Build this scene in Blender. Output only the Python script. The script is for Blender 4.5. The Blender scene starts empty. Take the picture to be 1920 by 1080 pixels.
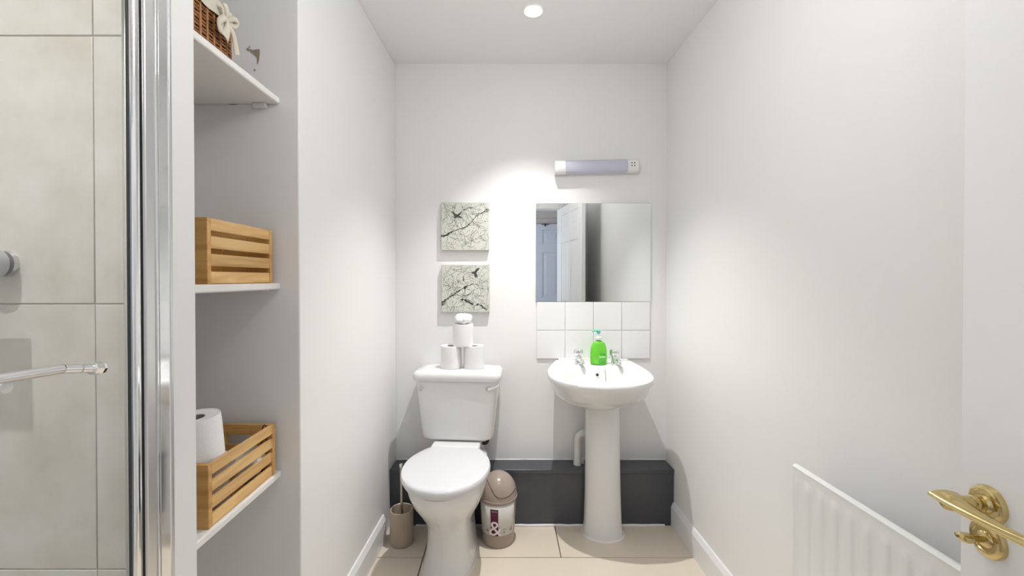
import bpy, bmesh, math, random
from mathutils import Vector, Matrix
random.seed(7)
S = bpy.context.scene
COL = S.collection
PI = math.pi

# ------------------------------------------------------------------ camera
F, CXP, HC, PITCH = 790.0, 945.0, 1.235, math.radians(0.5)
CYP = 522 + F * math.tan(PITCH)
cam_d = bpy.data.cameras.new('camera'); cam = bpy.data.objects.new('camera', cam_d); COL.objects.link(cam)
cam.location = (0, 0, HC); cam.rotation_euler = (PI/2 - PITCH, 0, 0)
cam_d.sensor_width = 36; cam_d.lens = F/1920*36
cam_d.shift_x = (960-CXP)/1920; cam_d.shift_y = (CYP-540)/1920
cam_d.clip_start = .01
S.camera = cam

# ------------------------------------------------------------------ world, lights, exposure
wd = bpy.data.worlds.new('world'); S.world = wd; wd.use_nodes = True
wd.node_tree.nodes['Background'].inputs[0].default_value = (.75, .85, 1, 1)
wd.node_tree.nodes['Background'].inputs[1].default_value = .3
S.view_settings.view_transform = 'Standard'; S.view_settings.look = 'None'
S.view_settings.gamma = 1; S.view_settings.use_curve_mapping = False
S.view_settings.exposure = 0.04
SPOT_W = (96, 30)               # niche and shower downlights
FILL_GLOBE = 22                       # added fill globe near the door
def area(name, loc, rot, sx, sy, w, col):
    l = bpy.data.lights.new(name, 'AREA'); l.shape = 'RECTANGLE'; l.size = sx; l.size_y = sy; l.energy = w; l.color = col
    o = bpy.data.objects.new(name, l); COL.objects.link(o); o.location = loc; o.rotation_euler = rot
    return o
# cool fill light added at the unseen left end of the hall
area('hall_fill', (-1.50, -.86, 1.45), (0, -PI/2, 0), 1.15, .9, 28, (.70, .80, 1))

# ------------------------------------------------------------------ materials
def mat(name, col, rough=.5, metal=0, noise=0, nscale=8, bump=0, bscale=60, spec=.5, coat=0, trans=0, ior=1.45, emit=None, es=0, col2=None, stretch=None):
    m = bpy.data.materials.new(name); m.use_nodes = True
    nt = m.node_tree; b = nt.nodes['Principled BSDF']
    b.inputs['Base Color'].default_value = (*col, 1); b.inputs['Roughness'].default_value = rough
    b.inputs['Metallic'].default_value = metal; b.inputs['Specular IOR Level'].default_value = spec
    b.inputs['Coat Weight'].default_value = coat; b.inputs['Coat Roughness'].default_value = .05
    b.inputs['Transmission Weight'].default_value = trans; b.inputs['IOR'].default_value = ior
    if emit: b.inputs['Emission Color'].default_value = (*emit, 1); b.inputs['Emission Strength'].default_value = es
    tc = nt.nodes.new('ShaderNodeTexCoord'); mp = nt.nodes.new('ShaderNodeMapping')
    nt.links.new(tc.outputs['Object'], mp.inputs[0])
    if stretch: mp.inputs['Scale'].default_value = stretch
    if noise:
        n = nt.nodes.new('ShaderNodeTexNoise'); n.inputs['Scale'].default_value = nscale; n.inputs['Detail'].default_value = 6
        nt.links.new(mp.outputs[0], n.inputs['Vector'])
        r = nt.nodes.new('ShaderNodeValToRGB'); r.color_ramp.elements[0].position = .3; r.color_ramp.elements[1].position = .7
        c2 = col2 or tuple(c*(1-noise) for c in col)
        r.color_ramp.elements[0].color = (*c2, 1); r.color_ramp.elements[1].color = (*col, 1)
        nt.links.new(n.outputs[0], r.inputs[0]); nt.links.new(r.outputs[0], b.inputs['Base Color'])
    if bump:
        n2 = nt.nodes.new('ShaderNodeTexNoise'); n2.inputs['Scale'].default_value = bscale; n2.inputs['Detail'].default_value = 3
        nt.links.new(mp.outputs[0], n2.inputs['Vector'])
        bp = nt.nodes.new('ShaderNodeBump'); bp.inputs['Strength'].default_value = bump; bp.inputs['Distance'].default_value = .002
        nt.links.new(n2.outputs[0], bp.inputs['Height']); nt.links.new(bp.outputs[0], b.inputs['Normal'])
    return m
def wood_mat(name, dark, light, axis):
    m = bpy.data.materials.new(name); m.use_nodes = True
    nt = m.node_tree; b = nt.nodes['Principled BSDF']; b.inputs['Roughness'].default_value = .42
    tc = nt.nodes.new('ShaderNodeTexCoord'); mp = nt.nodes.new('ShaderNodeMapping')
    oi = nt.nodes.new('ShaderNodeObjectInfo'); ad = nt.nodes.new('ShaderNodeVectorMath'); ad.operation = 'ADD'
    sc = [40, 40, 40]; sc[axis] = 3.5
    mp.inputs['Scale'].default_value = sc
    mu = nt.nodes.new('ShaderNodeMath'); mu.operation = 'MULTIPLY'; mu.inputs[1].default_value = 40
    nt.links.new(oi.outputs['Random'], mu.inputs[0])
    nt.links.new(tc.outputs['Object'], mp.inputs[0]); nt.links.new(mp.outputs[0], ad.inputs[0]); nt.links.new(mu.outputs[0], ad.inputs[1])
    n = nt.nodes.new('ShaderNodeTexNoise'); n.inputs['Scale'].default_value = 1.1; n.inputs['Detail'].default_value = 5; n.inputs['Distortion'].default_value = .6
    nt.links.new(ad.outputs[0], n.inputs['Vector'])
    r = nt.nodes.new('ShaderNodeValToRGB'); r.color_ramp.elements[0].position = .28; r.color_ramp.elements[1].position = .62
    r.color_ramp.elements[0].color = (*dark, 1); r.color_ramp.elements[1].color = (*light, 1)
    nt.links.new(n.outputs[0], r.inputs[0])
    hs = nt.nodes.new('ShaderNodeHueSaturation'); mr = nt.nodes.new('ShaderNodeMapRange')
    mr.inputs[3].default_value = .82; mr.inputs[4].default_value = 1.12
    nt.links.new(oi.outputs['Random'], mr.inputs[0]); nt.links.new(mr.outputs[0], hs.inputs['Value']); nt.links.new(r.outputs[0], hs.inputs['Color'])
    nt.links.new(hs.outputs[0], b.inputs['Base Color'])
    bp = nt.nodes.new('ShaderNodeBump'); bp.inputs['Strength'].default_value = .15; bp.inputs['Distance'].default_value = .001
    nt.links.new(n.outputs[0], bp.inputs['Height']); nt.links.new(bp.outputs[0], b.inputs['Normal'])
    return m
def glass_mat(name, tint, rough=.0):
    m = bpy.data.materials.new(name); m.use_nodes = True; nt = m.node_tree
    nt.nodes.remove(nt.nodes['Principled BSDF']); out = nt.nodes['Material Output']
    t = nt.nodes.new('ShaderNodeBsdfTransparent'); t.inputs[0].default_value = (*tint, 1)
    g = nt.nodes.new('ShaderNodeBsdfGlossy'); g.inputs['Roughness'].default_value = rough
    lw = nt.nodes.new('ShaderNodeLayerWeight'); lw.inputs[0].default_value = .5
    pw = nt.nodes.new('ShaderNodeMath'); pw.operation = 'POWER'; pw.inputs[1].default_value = 5
    fr = nt.nodes.new('ShaderNodeMath'); fr.operation = 'MULTIPLY_ADD'; fr.inputs[1].default_value = .6; fr.inputs[2].default_value = .025
    nt.links.new(lw.outputs['Facing'], pw.inputs[0]); nt.links.new(pw.outputs[0], fr.inputs[0])
    mx = nt.nodes.new('ShaderNodeMixShader')
    nt.links.new(fr.outputs[0], mx.inputs[0]); nt.links.new(t.outputs[0], mx.inputs[1]); nt.links.new(g.outputs[0], mx.inputs[2])
    nt.links.new(mx.outputs[0], out.inputs[0]); return m
def stone_mat(name, a, b_, c, rough):
    m = bpy.data.materials.new(name); m.use_nodes = True
    nt = m.node_tree; b = nt.nodes['Principled BSDF']; b.inputs['Roughness'].default_value = rough
    tc = nt.nodes.new('ShaderNodeTexCoord'); oi = nt.nodes.new('ShaderNodeObjectInfo')
    ad = nt.nodes.new('ShaderNodeVectorMath'); ad.operation = 'ADD'
    mu = nt.nodes.new('ShaderNodeMath'); mu.operation = 'MULTIPLY'; mu.inputs[1].default_value = 9
    nt.links.new(oi.outputs['Random'], mu.inputs[0]); nt.links.new(tc.outputs['Object'], ad.inputs[0]); nt.links.new(mu.outputs[0], ad.inputs[1])
    n = nt.nodes.new('ShaderNodeTexNoise'); n.inputs['Scale'].default_value = 7; n.inputs['Detail'].default_value = 8; n.inputs['Roughness'].default_value = .6
    nt.links.new(ad.outputs[0], n.inputs['Vector'])
    r = nt.nodes.new('ShaderNodeValToRGB'); e = r.color_ramp.elements
    e[0].position = .3; e[0].color = (*a, 1); e[1].position = .72; e[1].color = (*c, 1)
    q = e.new(.52); q.color = (*b_, 1)
    nt.links.new(n.outputs[0], r.inputs[0]); nt.links.new(r.outputs[0], b.inputs['Base Color'])
    return m
M = {}
M['wall'] = mat('white_wall_paint', (.885, .88, .87), .42, noise=.012, nscale=3, bump=.12, bscale=45, spec=.35)
M['ceil'] = mat('white_ceiling_paint', (.90, .897, .89), .6, noise=.01, nscale=3, bump=.08, bscale=60)
M['gloss'] = mat('white_gloss_paint', (.88, .88, .885), .28, bump=.08, bscale=30)
M['shelfp'] = mat('white_shelf_paint', (.88, .865, .84), .4, noise=.03, nscale=10, bump=.12, bscale=30)
M['plaster'] = mat('bare_plaster', (.42, .33, .26), .8, noise=.25, nscale=60)
M['crack'] = mat('dark_crack', (.25, .21, .17), .9, noise=.2, nscale=80)
M['floor_tile'] = mat('beige_floor_tile', (.775, .69, .57), .22, noise=.04, nscale=5)
M['grout_floor'] = mat('dark_floor_grout', (.20, .16, .12), .9, noise=.3, nscale=60)
M['stone'] = stone_mat('stone_look_tile', (.64, .605, .53), (.73, .71, .665), (.80, .795, .77), .3)
M['grout'] = mat('pale_grout', (.64, .62, .57), .9, noise=.1, nscale=60)
M['white_tile'] = mat('white_glazed_tile', (.87, .87, .86), .12, bump=.04, bscale=20)
M['grout_w'] = mat('white_grout', (.74, .73, .71), .9, noise=.05, nscale=60)
M['box'] = mat('charcoal_paint', (.075, .078, .09), .26, noise=.1, nscale=12, bump=.06, bscale=40)
M['china'] = mat('white_china', (.80, .797, .785), .08, spec=.5, coat=.3, noise=.005, nscale=3)
M['seat'] = mat('white_plastic', (.74, .74, .755), .12, noise=.004, nscale=3)
M['chrome'] = mat('chrome', (.86, .87, .88), .07, 1, noise=.02, nscale=40)
M['satin'] = mat('satin_aluminium', (.72, .72, .73), .28, 1, noise=.03, nscale=30)
M['darkseal'] = mat('dark_rubber_seal', (.05, .055, .055), .6, noise=.1, nscale=40)
M['brass'] = mat('polished_brass', (.66, .53, .25), .2, 1, noise=.06, nscale=25)
M['glass'] = glass_mat('clear_glass', (.98, .985, .98))
M['mirror'] = mat('mirror_silver', (.86, .885, .87), .0, 1)
M['mirror_edge'] = mat('mirror_edge', (.30, .36, .33), .2, noise=.1, nscale=30)
M['canvas'] = mat('canvas_print', (.66, .67, .60), .8, noise=.10, nscale=9, bump=.2, bscale=400)
M['twig'] = mat('grey_twig_ink', (.41, .42, .37), .8, noise=.2, nscale=40)
M['ink'] = mat('dark_branch_ink', (.075, .08, .07), .8, noise=.3, nscale=60)
M['ink2'] = mat('mid_branch_ink', (.19, .20, .17), .8, noise=.3, nscale=60)
M['lamp_body'] = mat('lamp_white_plastic', (.88, .875, .86), .35, noise=.01, nscale=10)
M['diffuser'] = mat('lavender_diffuser', (.60, .61, .72), .45, noise=.03, nscale=10)
M['dark'] = mat('dark_plastic', (.03, .03, .03), .5, noise=.1, nscale=50)
M['paper'] = mat('tissue_paper', (.90, .895, .885), .95, noise=.02, nscale=60, bump=.35, bscale=300)
M['card'] = mat('grey_card_core', (.42, .39, .35), .9, noise=.1, nscale=60)
M['wood_y'] = wood_mat('varnished_pine_lengthwise', (.55, .29, .085), (.80, .52, .215), 1)
M['wood_z'] = wood_mat('varnished_pine_end', (.50, .24, .06), (.72, .42, .14), 0)
M['wicker'] = mat('brown_wicker', (.46, .20, .085), .4, noise=.55, nscale=70)
M['wicker2'] = mat('orange_wicker_stake', (.50, .23, .06), .45, noise=.3, nscale=50)
M['wick_shade'] = mat('wicker_gap_shade', (.06, .02, .012), .8, noise=.3, nscale=40)
M['linen'] = mat('cream_linen', (.72, .67, .56), .9, noise=.08, nscale=40, bump=.4, bscale=250)
M['taupe'] = mat('taupe_plastic', (.40, .325, .275), .22, noise=.03, nscale=20)
M['label'] = mat('pale_bin_label', (.70, .68, .63), .35, noise=.03, nscale=20)
M['maroon'] = mat('maroon_print', (.085, .008, .03), .4, noise=.1, nscale=40)
M['labelink'] = mat('grey_label_ink', (.36, .35, .33), .5, noise=.2, nscale=90)
M['whiteink'] = mat('pink_white_ink', (.86, .80, .79), .5, noise=.02, nscale=40)
M['ceramic_beige'] = mat('beige_stoneware', (.50, .42, .32), .35, noise=.1, nscale=18)
M['steel'] = mat('brushed_steel', (.55, .50, .45), .3, 1, noise=.1, nscale=30)
M['soap'] = mat('green_liquid_soap', (.24, .86, .07), .08, noise=.18, nscale=14, trans=.3, ior=1.2, coat=.5)
M['soap_label'] = mat('green_soap_label', (.10, .58, .06), .4, noise=.2, nscale=80)
M['soap_pale'] = mat('pale_soap_label', (.55, .80, .45), .4, noise=.1, nscale=60)
M['mint'] = mat('mint_pump', (.16, .62, .46), .3, noise=.04, nscale=30)
M['cap_clear'] = mat('pale_clear_collar', (.80, .88, .82), .25, noise=.02, nscale=30)
M['pvc'] = mat('white_painted_pipe', (.80, .785, .76), .4, noise=.06, nscale=30, bump=.2, bscale=60)
M['blackpipe'] = mat('dark_pipe', (.05, .04, .035), .4, noise=.2, nscale=30)
M['rad'] = mat('radiator_enamel', (.84, .845, .83), .3, noise=.008, nscale=6)
M['hall_door'] = mat('hall_door_paint', (.74, .76, .82), .4, noise=.02, nscale=8)
M['hall_wall'] = mat('hall_wall_paint', (.66, .60, .54), .6, noise=.03, nscale=8)
M['hall_floor'] = mat('hall_carpet', (.35, .31, .27), .95, noise=.2, nscale=120, bump=.5, bscale=300)
M['bulb'] = mat('lit_bulb', (1, 1, 1), .5, emit=(1, .97, .92), es=20, noise=.01)
M['greyplastic'] = mat('grey_silver_plastic', (.56, .56, .58), .3, noise=.03, nscale=20)
M['caulk'] = mat('white_sealant', (.84, .82, .79), .5, noise=.04, nscale=40, bump=.3, bscale=60)
M['plug'] = mat('plastic_bag', (.72, .70, .66), .35, noise=.08, nscale=30)

# ------------------------------------------------------------------ mesh builder
def cr(pts, n, closed=False):
    """Catmull-Rom resample, n steps per segment."""
    out = []; L = len(pts); P = [Vector(p) for p in pts]
    segs = L if closed else L-1
    for i in range(segs):
        if closed: p0, p1, p2, p3 = P[i-1], P[i], P[(i+1) % L], P[(i+2) % L]
        else: p0, p1, p2, p3 = P[max(i-1, 0)], P[i], P[i+1], P[min(i+2, L-1)]
        for k in range(n):
            t = k/n
            out.append(.5*((2*p1)+(-p0+p2)*t+(2*p0-5*p1+4*p2-p3)*t*t+(-p0+3*p1-3*p2+p3)*t**3))
    if not closed: out.append(P[-1].copy())
    return out
class MB:
    def __init__(s): s.v = []; s.f = []
    def add(s, vs, fs):
        o = len(s.v); s.v += [tuple(v) for v in vs]; s.f += [tuple(i+o for i in f) for f in fs]; return s
    def box(s, x0, x1, y0, y1, z0, z1):
        return s.add([(x0,y0,z0),(x1,y0,z0),(x1,y1,z0),(x0,y1,z0),(x0,y0,z1),(x1,y0,z1),(x1,y1,z1),(x0,y1,z1)],
                     [(0,3,2,1),(4,5,6,7),(0,1,5,4),(1,2,6,5),(2,3,7,6),(3,0,4,7)])
    def prism(s, pts, z0, z1):
        n = len(pts)
        a = sum(pts[i][0]*pts[(i+1) % n][1]-pts[(i+1) % n][0]*pts[i][1] for i in range(n))
        if a < 0: pts = pts[::-1]
        return s.add([(x,y,z0) for x,y in pts]+[(x,y,z1) for x,y in pts],
                     [tuple(range(n))[::-1], tuple(range(n, 2*n))]+[(i,(i+1) % n,n+(i+1) % n,n+i) for i in range(n)])
    def prism_xz(s, pts, y0, y1):
        """Polygon in X,Z extruded from y0 (front) to y1."""
        n = len(pts)
        a = sum(pts[i][0]*pts[(i+1) % n][1]-pts[(i+1) % n][0]*pts[i][1] for i in range(n))
        if a < 0: pts = pts[::-1]
        return s.add([(x,y0,z) for x,z in pts]+[(x,y1,z) for x,z in pts],
                     [tuple(range(n)), tuple(range(n, 2*n))[::-1]]+[(i,n+i,n+(i+1) % n,(i+1) % n) for i in range(n)])
    def loft(s, rings, cap0=True, cap1=True):
        n = len(rings[0]); o = len(s.v)
        for r in rings: s.v += [tuple(p) for p in r]
        for k in range(len(rings)-1):
            for i in range(n):
                j = (i+1) % n
                s.f.append((o+k*n+i, o+k*n+j, o+(k+1)*n+j, o+(k+1)*n+i))
        if cap0: s.f.append(tuple(o+i for i in range(n))[::-1])
        if cap1: s.f.append(tuple(o+(len(rings)-1)*n+i for i in range(n)))
        return s
    def lathe(s, prof, n=32, c=(0,0,0), sx=1, sy=1, cap0=True, cap1=True):
        """prof: (r,z) bottom to top."""
        return s.loft([[(c[0]+r*sx*math.cos(2*PI*i/n), c[1]+r*sy*math.sin(2*PI*i/n), c[2]+z) for i in range(n)] for r,z in prof], cap0, cap1)
    def tube(s, path, r, n=10, closed=False, caps=True):
        P = [Vector(p) for p in path]; L = len(P); rings = []
        up = Vector((0,0,1)); prev = None
        for i,p in enumerate(P):
            if closed: t = P[(i+1) % L]-P[i-1]
            else: t = P[min(i+1,L-1)]-P[max(i-1,0)]
            t.normalize()
            if prev is None:
                a = up if abs(t.z) < .9 else Vector((1,0,0)); nx = t.cross(a).normalized()
            else: nx = (prev-t*prev.dot(t)).normalized()
            prev = nx; ny = t.cross(nx)
            rr = r[i] if isinstance(r, (list, tuple)) else r
            rings.append([p+nx*rr*math.cos(2*PI*k/n)+ny*rr*math.sin(2*PI*k/n) for k in range(n)])
        if closed: return s.loft(rings+[rings[0]], False, False)
        return s.loft(rings, caps, caps)
    def ribbon(s, path, w, nrm=(0,-1,0)):
        """flat strip of width w (number or list) facing nrm."""
        P = [Vector(p) for p in path]; N = Vector(nrm); o = len(s.v)
        for i,p in enumerate(P):
            t = (P[min(i+1,len(P)-1)]-P[max(i-1,0)]).normalized(); side = t.cross(N).normalized()
            ww = w[i] if isinstance(w, (list, tuple)) else w
            s.v += [tuple(p-side*ww/2), tuple(p+side*ww/2)]
        for i in range(len(P)-1): s.f.append((o+2*i, o+2*i+1, o+2*i+3, o+2*i+2))
        return s
    def build(s, name, m, parent=None, smooth=False, bevel=0, seg=2, loc=None, kind=None):
        me = bpy.data.meshes.new(name); me.from_pydata(s.v, [], s.f); me.update()
        bm = bmesh.new(); bm.from_mesh(me); bmesh.ops.recalc_face_normals(bm, faces=bm.faces); bm.to_mesh(me); bm.free()
        me.materials.append(M[m] if isinstance(m, str) else m)
        o = bpy.data.objects.new(name, me); COL.objects.link(o)
        if loc: o.location = loc
        if parent: o.parent = parent
        if bevel:
            b = o.modifiers.new('bevel', 'BEVEL'); b.width = bevel; b.segments = seg; b.limit_method = 'ANGLE'; b.angle_limit = math.radians(40); b.harden_normals = False
        if smooth or bevel:
            for p in me.polygons: p.use_smooth = True
            try: me.set_sharp_from_angle(angle=math.radians(38 if not bevel else 50))
            except Exception: pass
        if kind: o['kind'] = kind
        return o
def thing(name, label, cat, loc=(0,0,0), rz=0, group=None, kind=None):
    o = bpy.data.objects.new(name, None); COL.objects.link(o); o.empty_display_size = .05
    o.location = loc; o.rotation_euler = (0,0,rz); return tag(o, label, cat, group, kind)
def tag(o, label=None, cat=None, group=None, kind=None):
    if label: o['label'] = label
    if cat: o['category'] = cat
    if group: o['group'] = group
    if kind: o['kind'] = kind
    return o
def at(x, y, Y):
    """World X and Z of the photo's pixel (x, y) at the depth Y."""
    u = (x-CXP)/F; v = (CYP-y)/F
    t = Y/(math.cos(PITCH)+v*math.sin(PITCH))
    return t*u, HC+t*(-math.sin(PITCH)+v*math.cos(PITCH))
def half_outline(ctrl, n):
    """ctrl: (d, half width) from back centre to front centre; returns closed ring of (x, d)."""
    h = cr([(w, d, 0) for d, w in ctrl], n)
    right = [(p.x, p.y) for p in h]
    return right+[(-x, d) for x, d in right[-2:0:-1]]

# ------------------------------------------------------------------ the setting
YB = 2.2; ZC = 2.349; TW = .765; YA0, YA1 = .843, 1.24
xl = lambda y: -.565-.038*(YB-y)
xr = lambda y: .847+.02*(YB-y)
YF = -.12
def struct(o, label=None):
    o['kind'] = 'structure'
    if label: o['label'] = label; o['category'] = label.split('|')[-1].strip() if '|' in label else 'wall'
    return o
def st(o, label, cat): return tag(o, label, cat, kind='structure')
st(MB().box(-1.6, 1.1, YB, YB+.1, 0, ZC).build('wall_back', 'wall'), 'white painted end wall behind toilet and basin', 'wall')
wall_back = bpy.data.objects['wall_back']
wall_left = st(MB().prism([(xl(YA1), YA1), (xl(YB), YB), (-1.6, YB), (-1.6, YA1)], 0, ZC).build('wall_left', 'wall', bevel=.004), 'white left wall beside the toilet, ending at the alcove', 'wall')
st(MB().prism([(xr(YF), YF), (xr(YB), YB), (1.1, YB), (1.1, YF)], 0, ZC).build('wall_right', 'wall'), 'long white wall on the right behind the radiator', 'wall')
st(MB().box(-1.06, -1.0, YA0, YA1, 0, ZC).build('wall_alcove', 'wall'), 'white back of the shelved alcove', 'wall')
wall_part = st(MB().prism([(xl(TW), TW), (xl(YA0), YA0), (-1.6, YA0), (-1.6, TW)], 0, ZC).build('wall_partition', 'wall', bevel=.003), 'narrow white partition end between shower and alcove', 'wall')
st(MB().box(-1.6, -1.5, YF, TW, 0, ZC).build('wall_shower', 'stone'), 'stone-look side wall inside the shower', 'wall')
DX0, DX1, DZ = -.2, .58, 1.975
wf = MB().box(-1.6, DX0, YF-.1, YF, 0, ZC).box(DX1, 1.1, YF-.1, YF, 0, ZC).box(DX0, DX1, YF-.1, YF, DZ, ZC)
st(wf.build('wall_front', 'wall'), 'white wall around the open doorway', 'wall')
st(MB().box(-1.6, 1.7, -1.7, YB+.1, ZC, ZC+.08).build('ceiling', 'ceil'), 'white ceiling with recessed downlights', 'ceiling')
floor = st(MB().box(-1.6, 1.1, YF-.1, YB, -.05, -.006).build('floor', 'grout_floor'), 'beige tiled bathroom floor', 'floor')
# hall behind the camera, seen in the mirror
st(MB().box(-1.6, 1.7, -1.7, YF-.1, -.05, 0).build('floor_hall', 'hall_floor'), 'carpeted hall floor beyond the doorway', 'floor')
st(MB().box(-1.6, 1.7, -1.7, -1.6, 0, ZC).build('wall_hall', 'hall_wall'), 'beige hall wall seen in the mirror', 'wall')
st(MB().box(1.6, 1.7, -1.6, YF-.1, 0, ZC).build('wall_hall_end', 'hall_wall'), 'beige end wall of the hall', 'wall')
st(MB().box(-1.7, -1.6, -1.7, -1.33, 0, ZC).box(-1.7, -1.6, -.38, YF-.1, 0, ZC).box(-1.7, -1.6, -1.33, -.38, 0, .85).box(-1.7, -1.6, -1.33, -.38, 2.05, ZC)
   .build('wall_hall_window', 'hall_wall'), 'hall wall around the added window', 'wall')
w1 = thing('added_window_1', 'white framed window added in the unseen hall end for the fill light', 'window', (-1.62, -.855, .85), kind='structure')  # window added out of view to carry the hall fill
MB().box(-.03,.03,-.475,-.43,0,1.2).box(-.03,.03,.43,.475,0,1.2).box(-.03,.03,-.43,.43,0,.045).box(-.03,.03,-.43,.43,1.155,1.2).build('window_frame','gloss',w1)
MB().box(-.004,.004,-.43,.43,.045,1.155).build('pane','glass',w1)

# floor tiles
G = .0022
def floor_tiles():
    rows = [(1.855, 2.1), (1.25, 1.855), (.645, 1.25), (.04, .645), (YF-.1, .04)]
    joints = [[-.97, -.358, .253], [-.97, -.358, .86], [-.6, .01, .62], [-.97, -.358, .253], [-.6, .01, .62]]
    for (y0, y1), js in zip(rows, joints):
        xs = [-1.58]+js+[1.0]
        for a, b in zip(xs, xs[1:]):
            if b-a < .02: continue
            MB().box(a+G, b-G, y0+G, y1-G, -.012, 0).build('tile', 'floor_tile', floor, bevel=.0012, seg=1)
floor_tiles()
# shower wall tiles
grout_back = MB().box(-1.5, xl(TW)-.002, TW-.0095, TW, 0, ZC).build('grout', 'grout', wall_part)
z1 = at(100, 68, TW-.01)[1]; z2 = at(100, 570, TW-.01)[1]; TH = z1-z2
xg = at(180, 570, TW-.01)[0]
for r in range(-4, 3):
    zb = z2+r*TH; zt = zb+TH
    zb = max(zb, 0); zt = min(zt, ZC)
    if zt-zb < .03: continue
    for a, b in ((xg, xl(TW)-.002), (xg-.36, xg), (-1.5, xg-.36)):
        MB().box(a+.0008, b-.0008, TW-.012, TW-.003, zb+.0011, zt-.0011).build('tile', 'stone', wall_part, bevel=.0012, seg=2)
st(MB().prism([(-1.5, YF), (-1.5, TW-.012), (xl(TW)-.05, TW-.012), (xl(YF)-.05, YF)], 0, .10).build('trim_1', 'china', bevel=.01), 'white shower tray on the floor', 'shower tray')

# paint chip and cracks on the alcove's far wall
def chip(pts, name, m, Y=YA1, parent=wall_left, th=.0012):
    MB().prism_xz([at(x, y, Y) for x, y in pts], Y-th, Y+.002).build(name, m, parent)
o = chip([(469,92),(474,94),(480,93),(487,92.5),(487.5,100),(486.5,108),(485,116),(483,122),(482,117),(482.5,109),(479,105),(474,101),(469,97)], 'paint_chip', 'plaster')
chip([(463,91),(466,90),(468,93),(466,96),(463,94)], 'paint_chip', 'plaster'); chip([(467,87),(469,86.5),(470,89),(468,89.5)], 'paint_chip', 'plaster')
chip([(476,130),(478,129),(479,133),(477,133.5)], 'paint_chip', 'plaster')
chip([(428,194.6),(440,193.6),(447,194),(446,195.4),(437,196.4),(430,195.8)], 'wall_crack', 'crack')

# splashback tiles on back wall
tx0, tz0 = at(1006, 672, YB)[0], at(1006, 672.5, YB)[1]
tw = (at(1220, 0, YB)[0]-tx0)/4; th = (at(0, 565.5, YB)[1]-tz0)/2
MB().box(tx0, tx0+4*tw, YB-.003, YB+.001, tz0, tz0+2*th).build('grout', 'grout_w', wall_back)
for i in range(4):
    for j in range(2):
        MB().box(tx0+i*tw+.0012, tx0+(i+1)*tw-.0012, YB-.0075, YB-.002, tz0+j*th+.0012, tz0+(j+1)*th-.0012).build('tile', 'white_tile', wall_back, bevel=.0015)

# skirting
def skirt(name, side, y0, y1, h, label):
    f = xl if side < 0 else xr; s = -side
    pr = [(0,0),(.016,0),(.016,h-.022),(.010,h-.008),(.006,h),(0,h)]
    rings = []
    for y in (y0, y1): rings.append([(f(y)+s*a, y, z) for a, z in pr])
    st(MB().loft(rings).build(name, 'gloss'), label, 'skirting board')
skirt('baseboard_left', -1, YA1+.002, 1.985, .118, 'white skirting board beside the toilet brush')
skirt('baseboard_right', 1, .02, 2.095, .118, 'white skirting board below the right wall')

# ------------------------------------------------------------------ pipe boxing
bz = at(1000, 862, YB)[1]; BY = 2.092
t = thing('pipe_boxing', 'low charcoal painted pipe boxing along the end wall', 'pipe boxing', (0, YB, 0))
MB().prism([(xl(2.085)+.001, BY-.008-YB), (xr(2.085)-.004, BY-.008-YB), (xr(YB)-.004, 0), (xl(YB)+.001, 0)], bz-.02, bz).build('top_board', 'box', t, bevel=.003)
MB().prism([(xl(2.09)+.001, BY-YB), (xr(2.09)-.006, BY-YB), (xr(YB)-.006, 0), (xl(YB)+.001, 0)], .006, bz-.0201).build('front_panel', 'box', t)
MB().tube([(xl(2.09)+.13+i*.04, BY-YB-.002, .004+random.uniform(-.001,.0015)) for i in range(32)], [.006+random.uniform(-.001,.0015) for i in range(32)], 8).build('sealant_bead', 'caulk', t, smooth=True)
MB().tube([(xl(YB)+.01+i*.0466, -.001, bz+.001) for i in range(31)], [.0025+random.uniform(-.001,.0015) for i in range(31)], 6).build('sealant_bead', 'caulk', t, smooth=True)

# ------------------------------------------------------------------ downlights
def downlight(x, y, w, label, ang=150):
    t = thing('downlight', label, 'downlight', (x, y, ZC), group='ceiling downlights')
    MB().lathe([(.028,-.001),(.040,-.006),(.043,-.0035),(.043,0),(.028,0)], 40, cap0=False, cap1=False).build('bezel', 'lamp_body', t, smooth=True)
    MB().lathe([(.001,-.003),(.018,-.003),(.0275,-.0015),(.0275,0)], 32).build('bulb', 'bulb', t, smooth=True)
    l = bpy.data.lights.new('downlight_beam', 'SPOT'); l.energy = w; l.spot_size = math.radians(ang); l.spot_blend = 1; l.shadow_soft_size = .012; l.color = (1, .985, .97)
    o = bpy.data.objects.new('downlight_beam', l); COL.objects.link(o); o.parent = t; o.location = (0,0,-.02)
lx, _ = at(1000, 22, 1.76)
downlight(lx, 1.76, SPOT_W[0], 'lit round downlight in the ceiling above the toilet and basin', 90)
downlight(-.87, .1, SPOT_W[1], 'lit round downlight in the ceiling inside the shower', 150)

# globe lamp added out of view to even out the room's brightness
M['opal'] = mat('fill_globe_glow', (.9, .9, .9), .4, emit=(1, .99, .985), es=FILL_GLOBE, noise=.01)
ol = thing('fill_globe', 'round opal globe added out of view near the doorway as fill light', 'fill lamp', (.13, .88, ZC))
MB().lathe([(.012,-.03),(.05,-.02),(.055,0),(.02,0)], 32).build('ceiling_rose', 'lamp_body', ol, smooth=True)
MB().tube([(0,0,-.005),(0,0,-.20)], .006, 10).build('stem', 'lamp_body', ol, smooth=True)
MB().lathe([(.10*math.sin(a)+.0005, -.30-.10*math.cos(a)) for a in [PI*k/18 for k in range(19)]], 36).build('opal_globe', 'opal', ol, smooth=True)

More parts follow.
